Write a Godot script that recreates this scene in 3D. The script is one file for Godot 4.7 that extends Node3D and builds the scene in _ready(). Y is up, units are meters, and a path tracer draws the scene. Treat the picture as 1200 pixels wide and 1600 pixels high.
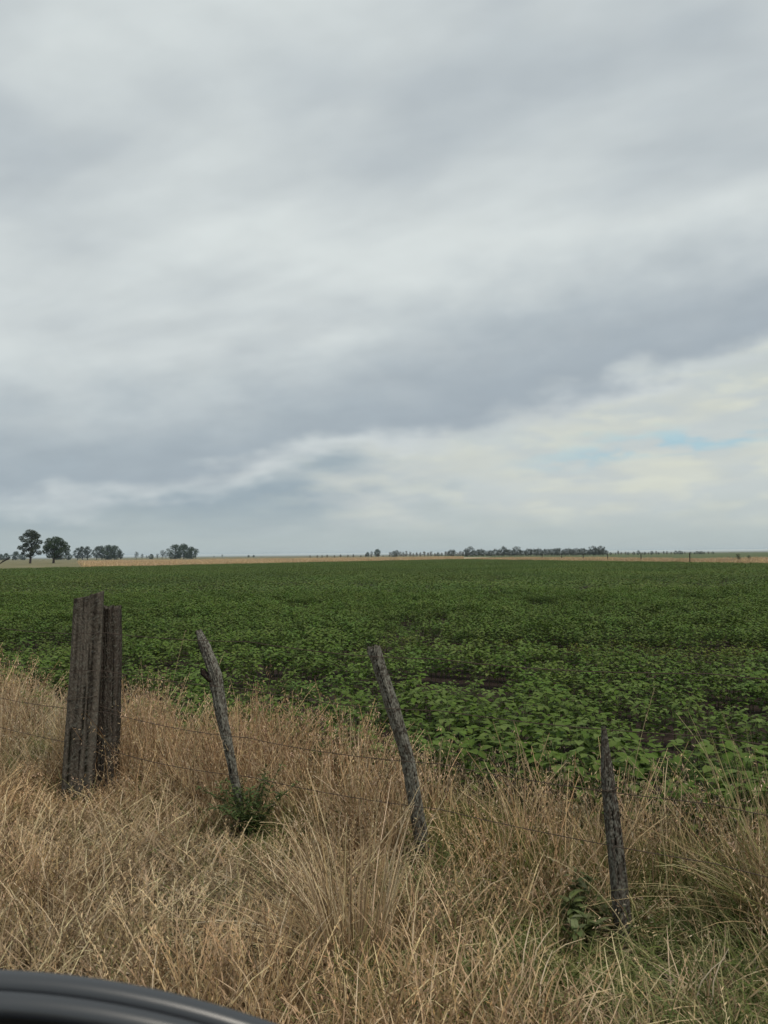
extends Node3D
# A field of young crop behind an old wire fence, seen from a car window over dry roadside grass, under a grey sky.

const EYE := 1.7
const FENCE_A := Vector2(-2.0, -5.35)      # a point of the fence line (x, z)
const FENCE_D := Vector2(0.849, 0.529)     # along the fence
const FENCE_N := Vector2(-0.529, 0.849)    # towards the road
var FIELD := PackedVector2Array([Vector2(-85.8, -58.8), Vector2(-53.8, -108), Vector2(22, -224), Vector2(46, -92), Vector2(69.7, 38)])

var rng := RandomNumberGenerator.new()
var noise := FastNoiseLite.new()
var names := {}

# ---------------------------------------------------------------- helpers
func numbered(called: String) -> String:
	var n: int = names.get(called, 0)
	names[called] = n + 1
	return called if n == 0 else "%s_%03d" % [called, n]

func tag(o: Node, label := "", category := "", group := "", kind := "") -> void:
	if label: o.set_meta("label", label)
	if category: o.set_meta("category", category)
	if group: o.set_meta("group", group)
	if kind: o.set_meta("kind", kind)

func thing(called: String, at: Vector3, label: String, category: String, group := "") -> Node3D:
	var o := Node3D.new()
	o.name = numbered(called)
	add_child(o)
	o.position = at
	tag(o, label, category, group)
	return o

func part(called: String, m: Mesh, parent: Node) -> MeshInstance3D:
	var o := MeshInstance3D.new()
	o.name = called
	o.mesh = m
	parent.add_child(o, true)
	return o

func top(called: String, m: Mesh, at := Vector3.ZERO) -> MeshInstance3D:
	var o := MeshInstance3D.new()
	o.name = numbered(called)
	o.mesh = m
	add_child(o)
	o.position = at
	return o

class Builder:
	var v := PackedVector3Array()
	var n := PackedVector3Array()
	var c := PackedColorArray()
	var i := PackedInt32Array()
	func tri(a: Vector3, b: Vector3, d: Vector3, col: Color) -> void:
		var nn := (d - a).cross(b - a).normalized()
		var k := v.size()
		v.append(a); v.append(b); v.append(d)
		for j in 3:
			n.append(nn); c.append(col); i.append(k + j)
	func quad(a: Vector3, b: Vector3, d: Vector3, e: Vector3, col: Color) -> void:
		var nn := (d - a).cross(b - a).normalized()
		var k := v.size()
		v.append(a); v.append(b); v.append(d); v.append(e)
		for j in 4:
			n.append(nn); c.append(col)
		i.append_array(PackedInt32Array([k, k + 1, k + 2, k, k + 2, k + 3]))
	func ribbon(pts: PackedVector3Array, side: Vector3, w0: float, w1: float, col: Color) -> void:
		# a narrow blade that tapers to its tip
		var k := v.size()
		var m := pts.size()
		for j in m:
			var t := float(j) / (m - 1)
			var tan := (pts[mini(j + 1, m - 1)] - pts[maxi(j - 1, 0)]).normalized()
			var sd := (side - tan * side.dot(tan)).normalized()
			var w := lerpf(w0, w1, t * t) * 0.5
			var nn := tan.cross(sd)
			v.append(pts[j] - sd * w); v.append(pts[j] + sd * w)
			n.append(nn); n.append(nn)
			c.append(col); c.append(col)
			if j > 0:
				var q := k + j * 2
				i.append_array(PackedInt32Array([q - 2, q - 1, q + 1, q - 2, q + 1, q]))
	func tube(pts: PackedVector3Array, radii: PackedFloat32Array, sides: int, col: Color) -> void:
		var k := v.size()
		var m := pts.size()
		for j in m:
			var tan := (pts[mini(j + 1, m - 1)] - pts[maxi(j - 1, 0)]).normalized()
			var ref := Vector3.RIGHT if absf(tan.x) < 0.8 else Vector3.UP
			var a := tan.cross(ref).normalized()
			var b := tan.cross(a)
			for s in sides:
				var th := TAU * s / sides
				var o := a * cos(th) + b * sin(th)
				v.append(pts[j] + o * radii[j]); n.append(o); c.append(col)
		for j in m - 1:
			for s in sides:
				var p := k + j * sides + s
				var q := k + j * sides + (s + 1) % sides
				i.append_array(PackedInt32Array([p, p + sides, q, q, p + sides, q + sides]))
	func spikelet(at: Vector3, dir: Vector3, length: float, w: float, col: Color) -> void:
		# one seed husk: a small spindle of four faces
		var a := dir.cross(Vector3(0.3, 0.2, 0.93)).normalized() * w * 0.5
		var b := dir.cross(a).normalized() * w * 0.5
		var mid := at + dir * length * 0.4
		var tip := at + dir * length
		quad(at, mid + a, tip, mid - a, col)
		quad(at, mid + b, tip, mid - b, col)
	func mesh(m: Material) -> ArrayMesh:
		var arr := []
		arr.resize(Mesh.ARRAY_MAX)
		arr[Mesh.ARRAY_VERTEX] = v
		arr[Mesh.ARRAY_NORMAL] = n
		arr[Mesh.ARRAY_COLOR] = c
		arr[Mesh.ARRAY_INDEX] = i
		var am := ArrayMesh.new()
		am.add_surface_from_arrays(Mesh.PRIMITIVE_TRIANGLES, arr)
		am.surface_set_material(0, m)
		return am

func r(a: float, b: float) -> float:
	return rng.randf_range(a, b)

func vary(col: Color, amount: float) -> Color:
	var k := 1.0 + r(-amount, amount)
	return Color(col.r * k * (1.0 + r(-0.06, 0.06)), col.g * k, col.b * k * (1.0 + r(-0.12, 0.12)))

func plant_material(called: String, rough: float, spec: float, back: float) -> StandardMaterial3D:
	var m := StandardMaterial3D.new()
	m.resource_name = called
	m.vertex_color_use_as_albedo = true
	m.roughness = rough
	m.metallic_specular = spec
	if back > 0.0:
		m.backlight_enabled = true
		m.backlight = Color(back, back, back).linear_to_srgb()
	return m

func noise_texture(freq: float, octaves: int, seed_: int, lo: Color, hi: Color, mid := Color(-1, 0, 0), size := 512) -> NoiseTexture2D:
	var f := FastNoiseLite.new()
	f.seed = seed_
	f.frequency = freq
	f.fractal_octaves = octaves
	f.noise_type = FastNoiseLite.TYPE_SIMPLEX_SMOOTH
	var g := Gradient.new()
	g.set_color(0, lo.linear_to_srgb())
	g.set_color(1, hi.linear_to_srgb())
	if mid.r >= 0.0:
		g.add_point(0.5, mid.linear_to_srgb())
	var t := NoiseTexture2D.new()
	t.width = size; t.height = size
	t.seamless = true
	t.noise = f
	t.color_ramp = g
	return t

func height_texture(freq: float, octaves: int, seed_: int) -> NoiseTexture2D:
	var t := noise_texture(freq, octaves, seed_, Color.BLACK, Color.WHITE)
	return t

func ground_material(called: String, tex: Texture2D, metres: float, bump: Texture2D = null, relief := 0.0) -> StandardMaterial3D:
	var m := StandardMaterial3D.new()
	m.resource_name = called
	m.albedo_texture = tex
	m.uv1_triplanar = true
	m.uv1_world_triplanar = true
	m.uv1_scale = Vector3.ONE / metres
	m.roughness = 0.95
	m.metallic_specular = 0.2
	if bump:
		m.heightmap_enabled = true
		m.heightmap_texture = bump
		m.heightmap_scale = relief
	return m

func fence_s(p: Vector2) -> float:   # metres in front of the fence (towards the road)
	return (p - FENCE_A).dot(FENCE_N)

func fence_point(t: float, s := 0.0, y := 0.0) -> Vector3:
	var p := FENCE_A + FENCE_D * t + FENCE_N * s
	return Vector3(p.x, y, p.y)

func sheet(called: String, poly: PackedVector2Array, y: float, m: Material) -> MeshInstance3D:
	var st := SurfaceTool.new()
	st.begin(Mesh.PRIMITIVE_TRIANGLES)
	var idx := Geometry2D.triangulate_polygon(poly)
	for p in poly:
		st.set_normal(Vector3.UP)
		st.add_vertex(Vector3(p.x, y, p.y))
	for k in range(0, idx.size(), 3):
		var a := poly[idx[k]]
		var b := poly[idx[k + 1]]
		var c := poly[idx[k + 2]]
		var cw := (b - a).cross(c - a) > 0.0   # clockwise from above
		st.add_index(idx[k]); st.add_index(idx[k + 1] if cw else idx[k + 2]); st.add_index(idx[k + 2] if cw else idx[k + 1])
	st.set_material(m)
	var o := top(called, st.commit())
	tag(o, "", "", "", "structure")
	return o

func scatter(called: String, parent: Node, m: Mesh, xf: Array, cols: PackedColorArray) -> void:
	var mm := MultiMesh.new()
	mm.transform_format = MultiMesh.TRANSFORM_3D
	mm.use_colors = true
	mm.mesh = m
	mm.instance_count = xf.size()
	var buf := PackedFloat32Array()
	buf.resize(xf.size() * 16)
	for k in xf.size():
		var t: Transform3D = xf[k]
		var b := t.basis
		var q := k * 16
		buf[q] = b.x.x; buf[q + 1] = b.y.x; buf[q + 2] = b.z.x; buf[q + 3] = t.origin.x
		buf[q + 4] = b.x.y; buf[q + 5] = b.y.y; buf[q + 6] = b.z.y; buf[q + 7] = t.origin.y
		buf[q + 8] = b.x.z; buf[q + 9] = b.y.z; buf[q + 10] = b.z.z; buf[q + 11] = t.origin.z
		var c := cols[k]
		buf[q + 12] = c.r; buf[q + 13] = c.g; buf[q + 14] = c.b; buf[q + 15] = 1.0
	mm.buffer = buf
	var o := MultiMeshInstance3D.new()
	o.name = called
	o.multimesh = mm
	o.set_meta("kind", "stuff")
	parent.add_child(o, true)

func smooth(a: float, b: float, x: float) -> float:
	return smoothstep(a, b, x)

# ---------------------------------------------------------------- sky
func lin(r8: float, g8: float, b8: float) -> Vector3:
	var c := Color(r8 / 255.0, g8 / 255.0, b8 / 255.0).srgb_to_linear()
	return Vector3(c.r, c.g, c.b)

func sky_image() -> Image:
	var w := 3072
	var h := 1536
	var n1 := FastNoiseLite.new(); n1.seed = 11; n1.frequency = 1.0; n1.fractal_octaves = 5; n1.fractal_gain = 0.5
	n1.noise_type = FastNoiseLite.TYPE_SIMPLEX_SMOOTH
	var n2 := FastNoiseLite.new(); n2.seed = 29; n2.frequency = 1.0; n2.fractal_octaves = 3
	n2.noise_type = FastNoiseLite.TYPE_SIMPLEX_SMOOTH
	var light := lin(209, 216, 216)
	var mid := lin(184, 192, 196)
	var bank := lin(158, 169, 178)
	var leftgrey := lin(152, 167, 176)
	var pale := lin(193, 201, 200)
	var cream := lin(213, 216, 202)
	var blue := lin(146, 192, 212)
	var low := lin(179, 189, 188)
	var buf := PackedFloat32Array()
	buf.resize(w * h * 3)
	var ground := low * 0.35
	for y in h:
		var el := PI * (0.5 - (y + 0.5) / h)
		if el < -0.004:
			for x in w:
				var q0 := (y * w + x) * 3
				buf[q0] = ground.x; buf[q0 + 1] = ground.y; buf[q0 + 2] = ground.z
			continue
		var sy := sin(el)
		var cy := cos(el)
		var proj := 1.0 / (sy + 0.16)
		for x in w:
			var az := TAU * (x + 0.5) / w
			if az > PI: az -= TAU
			var dx := sin(az) * cy
			var dz := -cos(az) * cy
			# the cloud layer overhead, drawn out along one wind direction
			var px := dx * proj
			var pz := dz * proj
			var u := px * 0.9 + pz * 0.42
			var vv := -px * 0.42 + pz * 0.9
			var a := n1.get_noise_3d(u * 0.55, vv * 1.15, 3.0)
			var b := n2.get_noise_3d(dx * 2.1, sy * 4.5, dz * 2.1)
			var c := n1.get_noise_3d(dx * 5.0, sy * 22.0, dz * 5.0)
			# upper layer
			var fine := n1.get_noise_3d(u * 1.9 + 7.0, vv * 4.6, 9.0)
			var k := clampf(0.60 + a * 0.95 + b * 0.5 + fine * 0.34, 0.0, 1.0)
			var col := mid.lerp(light, k)
			col = col.lerp(bank, clampf(-b * 0.6 - 0.16 + maxf(0.0, -a) * 0.4, 0.0, 0.22))
			# the dark bank and the lighter air below its edge
			var wave := sin(2.0 * az + 0.05)
			var edge := 0.135 + 0.14 * wave / (1.0 + 0.4 * absf(wave)) + b * 0.035 + a * 0.03 + n1.get_noise_3d(dx * 8.0 + 5.0, sy * 15.0, dz * 8.0) * 0.035
			var over := el - edge
			var dark := smooth(-0.010, 0.035, over) * (1.0 - smooth(0.03, 0.20, over))
			var side := 0.5 + 0.5 * sin(2.0 * az + 0.35)     # 1 where the gap is high, 0 where the bank reaches the ground
			col = col.lerp(bank.lerp(leftgrey, 0.6 * (1.0 - side)), dark * 0.9)
			var under := 1.0 - smooth(-0.03, 0.022, over + c * 0.035)
			var soft := clampf(0.5 + c * 1.3 + b * 0.3, 0.0, 1.0)
			var lower := pale.lerp(mid, soft * 0.8)
			var warm := clampf((side - 0.45) * 1.9, 0.0, 1.0)
			lower = lower.lerp(cream, warm * clampf(0.3 + c * 1.8, 0.0, 1.0) * 0.7)
			lower = leftgrey.lerp(lower, smooth(0.48, 0.76, side + c * 0.18))
			# thin slits of blue
			var wisp := n1.get_noise_3d(dx * 11.0, sy * 42.0, dz * 11.0)
			var slit := el - (0.128 + 0.085 * (az - 0.33) + c * 0.022 + wisp * 0.016)
			var gap := (1.0 - smooth(0.003, 0.022, absf(slit))) * smooth(0.78, 0.94, side) * smooth(-0.22, 0.22, c * 0.6 + wisp * 0.9 + 0.14)
			lower = lower.lerp(cream, clampf(wisp * 1.4, 0.0, 0.6) * warm)
			lower = lower.lerp(blue, clampf(gap, 0.0, 1.0) * 0.62)
			col = col.lerp(lower, under)
			# low haze
			col = col.lerp(low.lerp(leftgrey, 0.35 * (1.0 - side)), 1.0 - smooth(0.012, 0.075, el + c * 0.02))
			col *= 1.0 + 0.035 * n1.get_noise_3d(dx * 13.0, sy * 34.0, dz * 13.0 + 4.0) + 0.02 * fine
			var q := (y * w + x) * 3
			buf[q] = col.x; buf[q + 1] = col.y; buf[q + 2] = col.z
	return Image.create_from_data(w, h, false, Image.FORMAT_RGBF, buf.to_byte_array())

# ---------------------------------------------------------------- grasses
const STRAW := [Color(0.45, 0.335, 0.20), Color(0.36, 0.26, 0.15), Color(0.62, 0.50, 0.325), Color(0.25, 0.175, 0.10), Color(0.49, 0.385, 0.24), Color(0.18, 0.125, 0.072)]
const RUST := [Color(0.36, 0.235, 0.13), Color(0.45, 0.315, 0.185), Color(0.23, 0.145, 0.083), Color(0.55, 0.43, 0.275)]
const GREEN := [Color(0.11, 0.14, 0.04), Color(0.15, 0.165, 0.055), Color(0.08, 0.11, 0.03), Color(0.24, 0.22, 0.09), Color(0.40, 0.33, 0.18), Color(0.32, 0.25, 0.13)]

func blade_path(at: Vector3, az: float, tilt: float, length: float, bend: float, seg: int, kink := 0.0) -> PackedVector3Array:
	var pts := PackedVector3Array([at])
	var p := at
	var dir := Vector3(cos(az), 0, sin(az))
	var a := tilt
	for j in seg:
		a += bend / seg + (r(-kink, kink) if kink > 0.0 else 0.0)
		p += (Vector3.UP * cos(a) + dir * sin(a)) * (length / seg)
		if kink > 0.0:
			p += Vector3(r(-1, 1), 0, r(-1, 1)) * kink * length * 0.06
		pts.append(p)
	return pts

func clump_blades(b: Builder, count: int, spread: float, h0: float, h1: float, w: float, cols: Array, tilt := 0.25, bend := 0.7, kink := 0.12) -> void:
	for k in count:
		var at := Vector3(r(-spread, spread), 0, r(-spread, spread))
		var az := r(0, TAU)
		var path := blade_path(at, az, r(0.0, tilt), r(h0, h1), r(0.05, bend), 5, kink)
		b.ribbon(path, Vector3(r(-1, 1), r(-0.2, 0.2), r(-1, 1)).normalized(), w * r(0.7, 1.3), w * 0.25, vary(cols[rng.randi() % cols.size()], 0.22))

func seed_stalk(b: Builder, at: Vector3, height: float, cols: Array, kind: int, lean := 0.22) -> void:
	var az := r(0, TAU)
	var path := blade_path(at, az, r(0.0, lean), height, r(0.1, 0.75), 7, 0.05)
	var col := vary(cols[rng.randi() % cols.size()], 0.2)
	b.ribbon(path, Vector3(r(-1, 1), 0, r(-1, 1)).normalized(), 0.0044, 0.0022, col)
	var husk := vary(cols[rng.randi() % cols.size()].lerp(Color(0.58, 0.485, 0.335), 0.6), 0.2)
	var m := path.size()
	if kind == 0:      # drooping panicle
		for k in 8:
			var f := r(0.70, 1.0) * (m - 1)
			var j := mini(int(f), m - 2)
			var p := path[j].lerp(path[j + 1], f - j)
			var out := Vector3(r(-1, 1), r(-0.7, 0.35), r(-1, 1)).normalized()
			var q := p + out * r(0.008, 0.035)
			b.spikelet(q, (out * 0.5 + Vector3(0, r(-1.0, 0.3), 0)).normalized(), r(0.016, 0.028), r(0.0034, 0.0052), vary(husk, 0.2))
	elif kind == 1:    # a two-rowed ear, its husks set alternately on a wavy stalk
		for k in 8:
			var f := lerpf(0.52, 1.0, k / 8.0) * (m - 1)
			var j := mini(int(f), m - 2)
			var p := path[j].lerp(path[j + 1], f - j)
			var up := (path[j + 1] - path[j]).normalized()
			var sd := up.cross(Vector3(cos(az), 0, sin(az))).normalized() * (1.0 if k % 2 == 0 else -1.0)
			b.spikelet(p, (up + sd * 0.5).normalized(), r(0.020, 0.030), 0.0046, vary(col, 0.1))
	else:              # narrow upright ear
		for k in 18:
			var f := r(0.78, 1.0) * (m - 1)
			var j := mini(int(f), m - 2)
			var p := path[j].lerp(path[j + 1], f - j)
			var up := (path[j + 1] - path[j]).normalized()
			b.spikelet(p, (up + Vector3(r(-1, 1), r(-1, 1), r(-1, 1)) * 0.35).normalized(), r(0.010, 0.016), 0.0032, vary(husk, 0.2))

# ---------------------------------------------------------------- crop
func leaflet(b: Builder, at: Vector3, dir: Vector3, up: Vector3, length: float, col: Color, wide := 0.34) -> void:
	# an oval leaf folded a little along its midrib and drooping to the tip
	var sd := dir.cross(up).normalized()
	var nu := sd.cross(dir).normalized()
	var w := length * wide
	var a := at
	var m := at + dir * length * 0.5 + nu * length * 0.02
	var t := at + dir * length - nu * length * 0.16
	var lift := nu * length * 0.09
	var l1 := at + dir * length * 0.28 + sd * w * 0.92 + lift
	var l2 := at + dir * length * 0.66 + sd * w * 0.80 + lift * 0.6 - nu * length * 0.04
	var r1 := at + dir * length * 0.28 - sd * w * 0.92 + lift
	var r2 := at + dir * length * 0.66 - sd * w * 0.80 + lift * 0.6 - nu * length * 0.04
	b.tri(a, l1, m, col); b.tri(m, l1, l2, col); b.tri(m, l2, t, col)
	b.tri(a, m, r1, col); b.tri(m, r2, r1, col); b.tri(m, t, r2, col)

const LEAFS := [Color(0.072, 0.118, 0.021), Color(0.088, 0.140, 0.026), Color(0.056, 0.094, 0.018), Color(0.104, 0.152, 0.038), Color(0.078, 0.124, 0.032), Color(0.096, 0.150, 0.030), Color(0.125, 0.152, 0.045)]

func compound_leaf(b: Builder, petiole: float, size: float) -> void:
	# grows along +x from the origin: a petiole and three leaflets
	var col: Color = LEAFS[rng.randi() % LEAFS.size()]
	var path := blade_path(Vector3.ZERO, 0.0, 0.55 + r(-0.15, 0.15), petiole, 0.45, 3)
	b.ribbon(path, Vector3(0, 0, 1), 0.004, 0.003, Color(0.09, 0.13, 0.04))
	var e := path[path.size() - 1]
	var up := Vector3(r(-0.25, 0.25), 1, r(-0.25, 0.25)).normalized()
	for k in [-1, 0, 1]:
		var a: float = k * 1.15 + r(-0.15, 0.15)
		var d := Vector3(cos(a), r(-0.5, 0.45), sin(a)).normalized()
		leaflet(b, e + (Vector3(0.012, 0, 0) if k == 0 else Vector3.ZERO), d, up, size * r(0.85, 1.1), vary(col, 0.16))

func leaf_spots(n: int, height: float) -> Array:
	var out := []
	for k in n:
		var f := (k + 0.7) / n
		out.append(Transform3D(Basis(Vector3.UP, k * 2.4 + r(-0.4, 0.4)).scaled(Vector3.ONE * lerpf(1.0, 0.72, f) * r(0.88, 1.12)), Vector3(0, height * lerpf(0.22, 0.93, f), 0)))
	return out

func append_xf(b: Builder, src: Builder, t: Transform3D, tint := 1.0) -> void:
	var k := b.v.size()
	for j in src.v.size():
		b.v.append(t * src.v[j])
		b.n.append((t.basis * src.n[j]).normalized())
		var c := src.c[j]
		b.c.append(Color(c.r * tint, c.g * tint, c.b * tint))
	for j in src.i:
		b.i.append(k + j)

func in_view(p: Vector2, margin: float) -> bool:
	return p.y < 0.0 and absf(p.x) < -p.y * 0.53 + margin

func build_crop() -> void:
	var leaf_mat := plant_material("crop_leaf", 0.7, 0.28, 0.45)
	var stem_mat := plant_material("crop_stem", 0.7, 0.3, 0.0)
	# leaves, then whole plants
	var leaf_b := []
	var leaf_m := []
	for k in 5:
		var b := Builder.new()
		compound_leaf(b, r(0.08, 0.14), r(0.060, 0.088))
		leaf_b.append(b)
		leaf_m.append(b.mesh(leaf_mat))
	var plants := []      # {stem, foliage, whole, spots}
	for k in 5:
		var hgt := r(0.32, 0.42)
		var st := Builder.new()
		st.tube(blade_path(Vector3(0, -0.02, 0), r(0, TAU), 0.0, hgt + 0.02, 0.12, 4), PackedFloat32Array([0.0045, 0.004, 0.0035, 0.003, 0.002]), 5, Color(0.10, 0.125, 0.045))
		var fo := Builder.new()
		var spots := leaf_spots(13, hgt)
		var which := []
		for s in spots:
			var w := rng.randi() % 5
			which.append(w)
			append_xf(fo, leaf_b[w], s, r(0.85, 1.15))
		var whole := Builder.new()
		append_xf(whole, st, Transform3D())
		append_xf(whole, fo, Transform3D())
		plants.append({"stem": st.mesh(stem_mat), "foliage": fo.mesh(leaf_mat), "whole": whole.mesh(leaf_mat), "b": whole, "spots": spots, "which": which})
	# rows parallel to the fence
	var near := []
	var row := 0
	var s := -1.15
	noise.seed = 5
	noise.frequency = 0.32
	while s > -30.0:
		var t := -30.0
		while t < 34.0:
			t += 0.085 * r(0.7, 1.35)
			var p := FENCE_A + FENCE_D * t + FENCE_N * (s + r(-0.045, 0.045))
			if not in_view(p, 2.2) or -p.y > 30.0:
				continue
			var gap := noise.get_noise_2d(p.x, p.y)
			var bare := 0.34 - 0.10 * smooth(-8.0, -2.0, s)
			for e in [[0.6, -9.3, 0.55], [0.95, -8.6, 0.45], [-1.35, -9.6, 0.5], [-0.85, -7.9, 0.35], [3.5, -7.3, 0.45], [2.5, -5.75, 0.3], [1.6, -12.5, 0.6], [4.2, -10.6, 0.5]]:
				var q: float = Vector2((p.x - e[0]) / 1.6, p.y - e[1]).length() / e[2]
				if q < 1.0: gap = 1.0
			var strip := absf((p - Vector2(3.2, -12.2)).dot(Vector2(-0.26, 0.966)))
			var poor := (1.0 - smooth(0.25, 0.75, strip)) * smooth(-0.2, 1.2, p.x)
			if rng.randf() < poor * 0.5: continue
			if gap > bare and rng.randf() < 0.88:
				continue
			near.append([p.length(), p, gap, poor])
		s -= 0.50 + 0.02 * sin(row * 1.7)
		row += 1
	near.sort_custom(func(a, b): return a[0] < b[0])
	var singles := 0
	var xf := [[], [], [], [], []]
	var cols := [PackedColorArray(), PackedColorArray(), PackedColorArray(), PackedColorArray(), PackedColorArray()]
	for e in near:
		var p: Vector2 = e[1]
		var kind := rng.randi() % 5
		var big := (1.0 + 0.22 * noise.get_noise_2d(p.x * 0.6 + 40.0, p.y * 0.6)) * r(0.72, 1.18)
		if e[2] > 0.2: big *= 0.8
		big *= 1.0 - 0.4 * e[3]
		big *= lerpf(1.14, 1.0, smooth(5.0, 8.5, e[0]))
		var basis := Basis(Vector3(r(-1, 1), 0, r(-1, 1)).normalized(), r(0, 0.16)) * Basis(Vector3.UP, r(0, TAU))
		basis = basis.scaled(Vector3.ONE * big)
		var seen: bool = in_view(p, -0.1) and e[0] > 3.2
		if seen and singles < 300:
			var o := thing("crop_plant", Vector3(p.x, 0.0, p.y), "young green crop plant in the front rows behind the fence", "plant", "crop plants of the front rows")
			o.basis = basis
			part("stem", plants[kind].stem, o)
			if singles < 90:
				for q in plants[kind].spots.size():
					var l := part("leaf", leaf_m[plants[kind].which[q]], o)
					l.transform = plants[kind].spots[q]
			else:
				part("foliage", plants[kind].foliage, o)
			singles += 1
			continue
		xf[kind].append(Transform3D(basis, Vector3(p.x, 0.0, p.y)))
		var k := 1.0 + 0.25 * noise.get_noise_2d(p.x * 0.4, p.y * 0.4 + 90.0)
		cols[kind].append(Color(k * r(0.9, 1.1) * (1.0 + 0.45 * e[3]), k * r(0.95, 1.08) * (1.0 + 0.12 * e[3]), k))
	var root := Node3D.new()
	root.name = "crop"
	add_child(root)
	tag(root, "wide field of low green crop reaching far back", "crop", "", "stuff")
	for k in 5:
		scatter("crop_plants", root, plants[k].whole, xf[k], cols[k])
	# farther off: patches of the same plants
	var patches := []
	for k in 4:
		var b := Builder.new()
		for rr in 4:
			var t2 := -1.0
			while t2 < 1.0:
				t2 += r(0.10, 0.19)
				if rng.randf() < 0.10: continue
				append_far(b, Vector3(t2, 0, -0.72 + rr * 0.48 + r(-0.07, 0.07)))
		patches.append(b.mesh(leaf_mat))
	var pxf := [[], [], [], []]
	var pcol := [PackedColorArray(), PackedColorArray(), PackedColorArray(), PackedColorArray()]
	var turn := -FENCE_D.angle()
	noise.frequency = 0.06
	var inner := Geometry2D.offset_polygon(FIELD, -1.0)[0]
	var i := 0
	s = -16.0
	while s > -240.0:
		var t := -120.0
		while t < 130.0:
			t += 1.95
			var p := FENCE_A + FENCE_D * (t + r(-0.9, 0.9)) + FENCE_N * (s + r(-0.5, 0.5))
			if -p.y <= 30.0 or not in_view(p, 4.0) or not Geometry2D.is_point_in_polygon(p, inner):
				continue
			var kind := rng.randi() % 4
			var big := 1.0 + 0.10 * noise.get_noise_2d(p.x * 2.0, p.y * 2.0)
			var flip := PI if rng.randf() < 0.5 else 0.0
			pxf[kind].append(Transform3D(Basis(Vector3.UP, turn + flip).scaled(Vector3(1.03, big * r(0.9, 1.1), 1.03)), Vector3(p.x, 0, p.y)))
			var k := 1.0 + 0.30 * noise.get_noise_2d(p.x, p.y + 300.0)
			pcol[kind].append(Color(k * r(0.93, 1.07) * (1.0 + 0.12 * noise.get_noise_2d(p.x + 500.0, p.y)), k, k))
		s -= 1.9
	for k in 4:
		scatter("crop_rows", root, patches[k], pxf[k], pcol[k])

func append_far(b: Builder, at: Vector3) -> void:
	# a plant seen from more than thirty metres: leaflets only
	var h := r(0.28, 0.42)
	for k in 13:
		var az := r(0, TAU)
		var d := Vector3(cos(az), r(-0.35, 0.25), sin(az)).normalized()
		var p := at + Vector3(r(-0.12, 0.12), h * r(0.35, 1.0), r(-0.12, 0.12))
		var sd := d.cross(Vector3(r(-0.4, 0.4), 1, r(-0.4, 0.4))).normalized() * 0.036
		var c := vary(LEAFS[rng.randi() % LEAFS.size()], 0.2)
		b.quad(p, p + d * 0.045 + sd, p + d * 0.10, p + d * 0.045 - sd, c)

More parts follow.
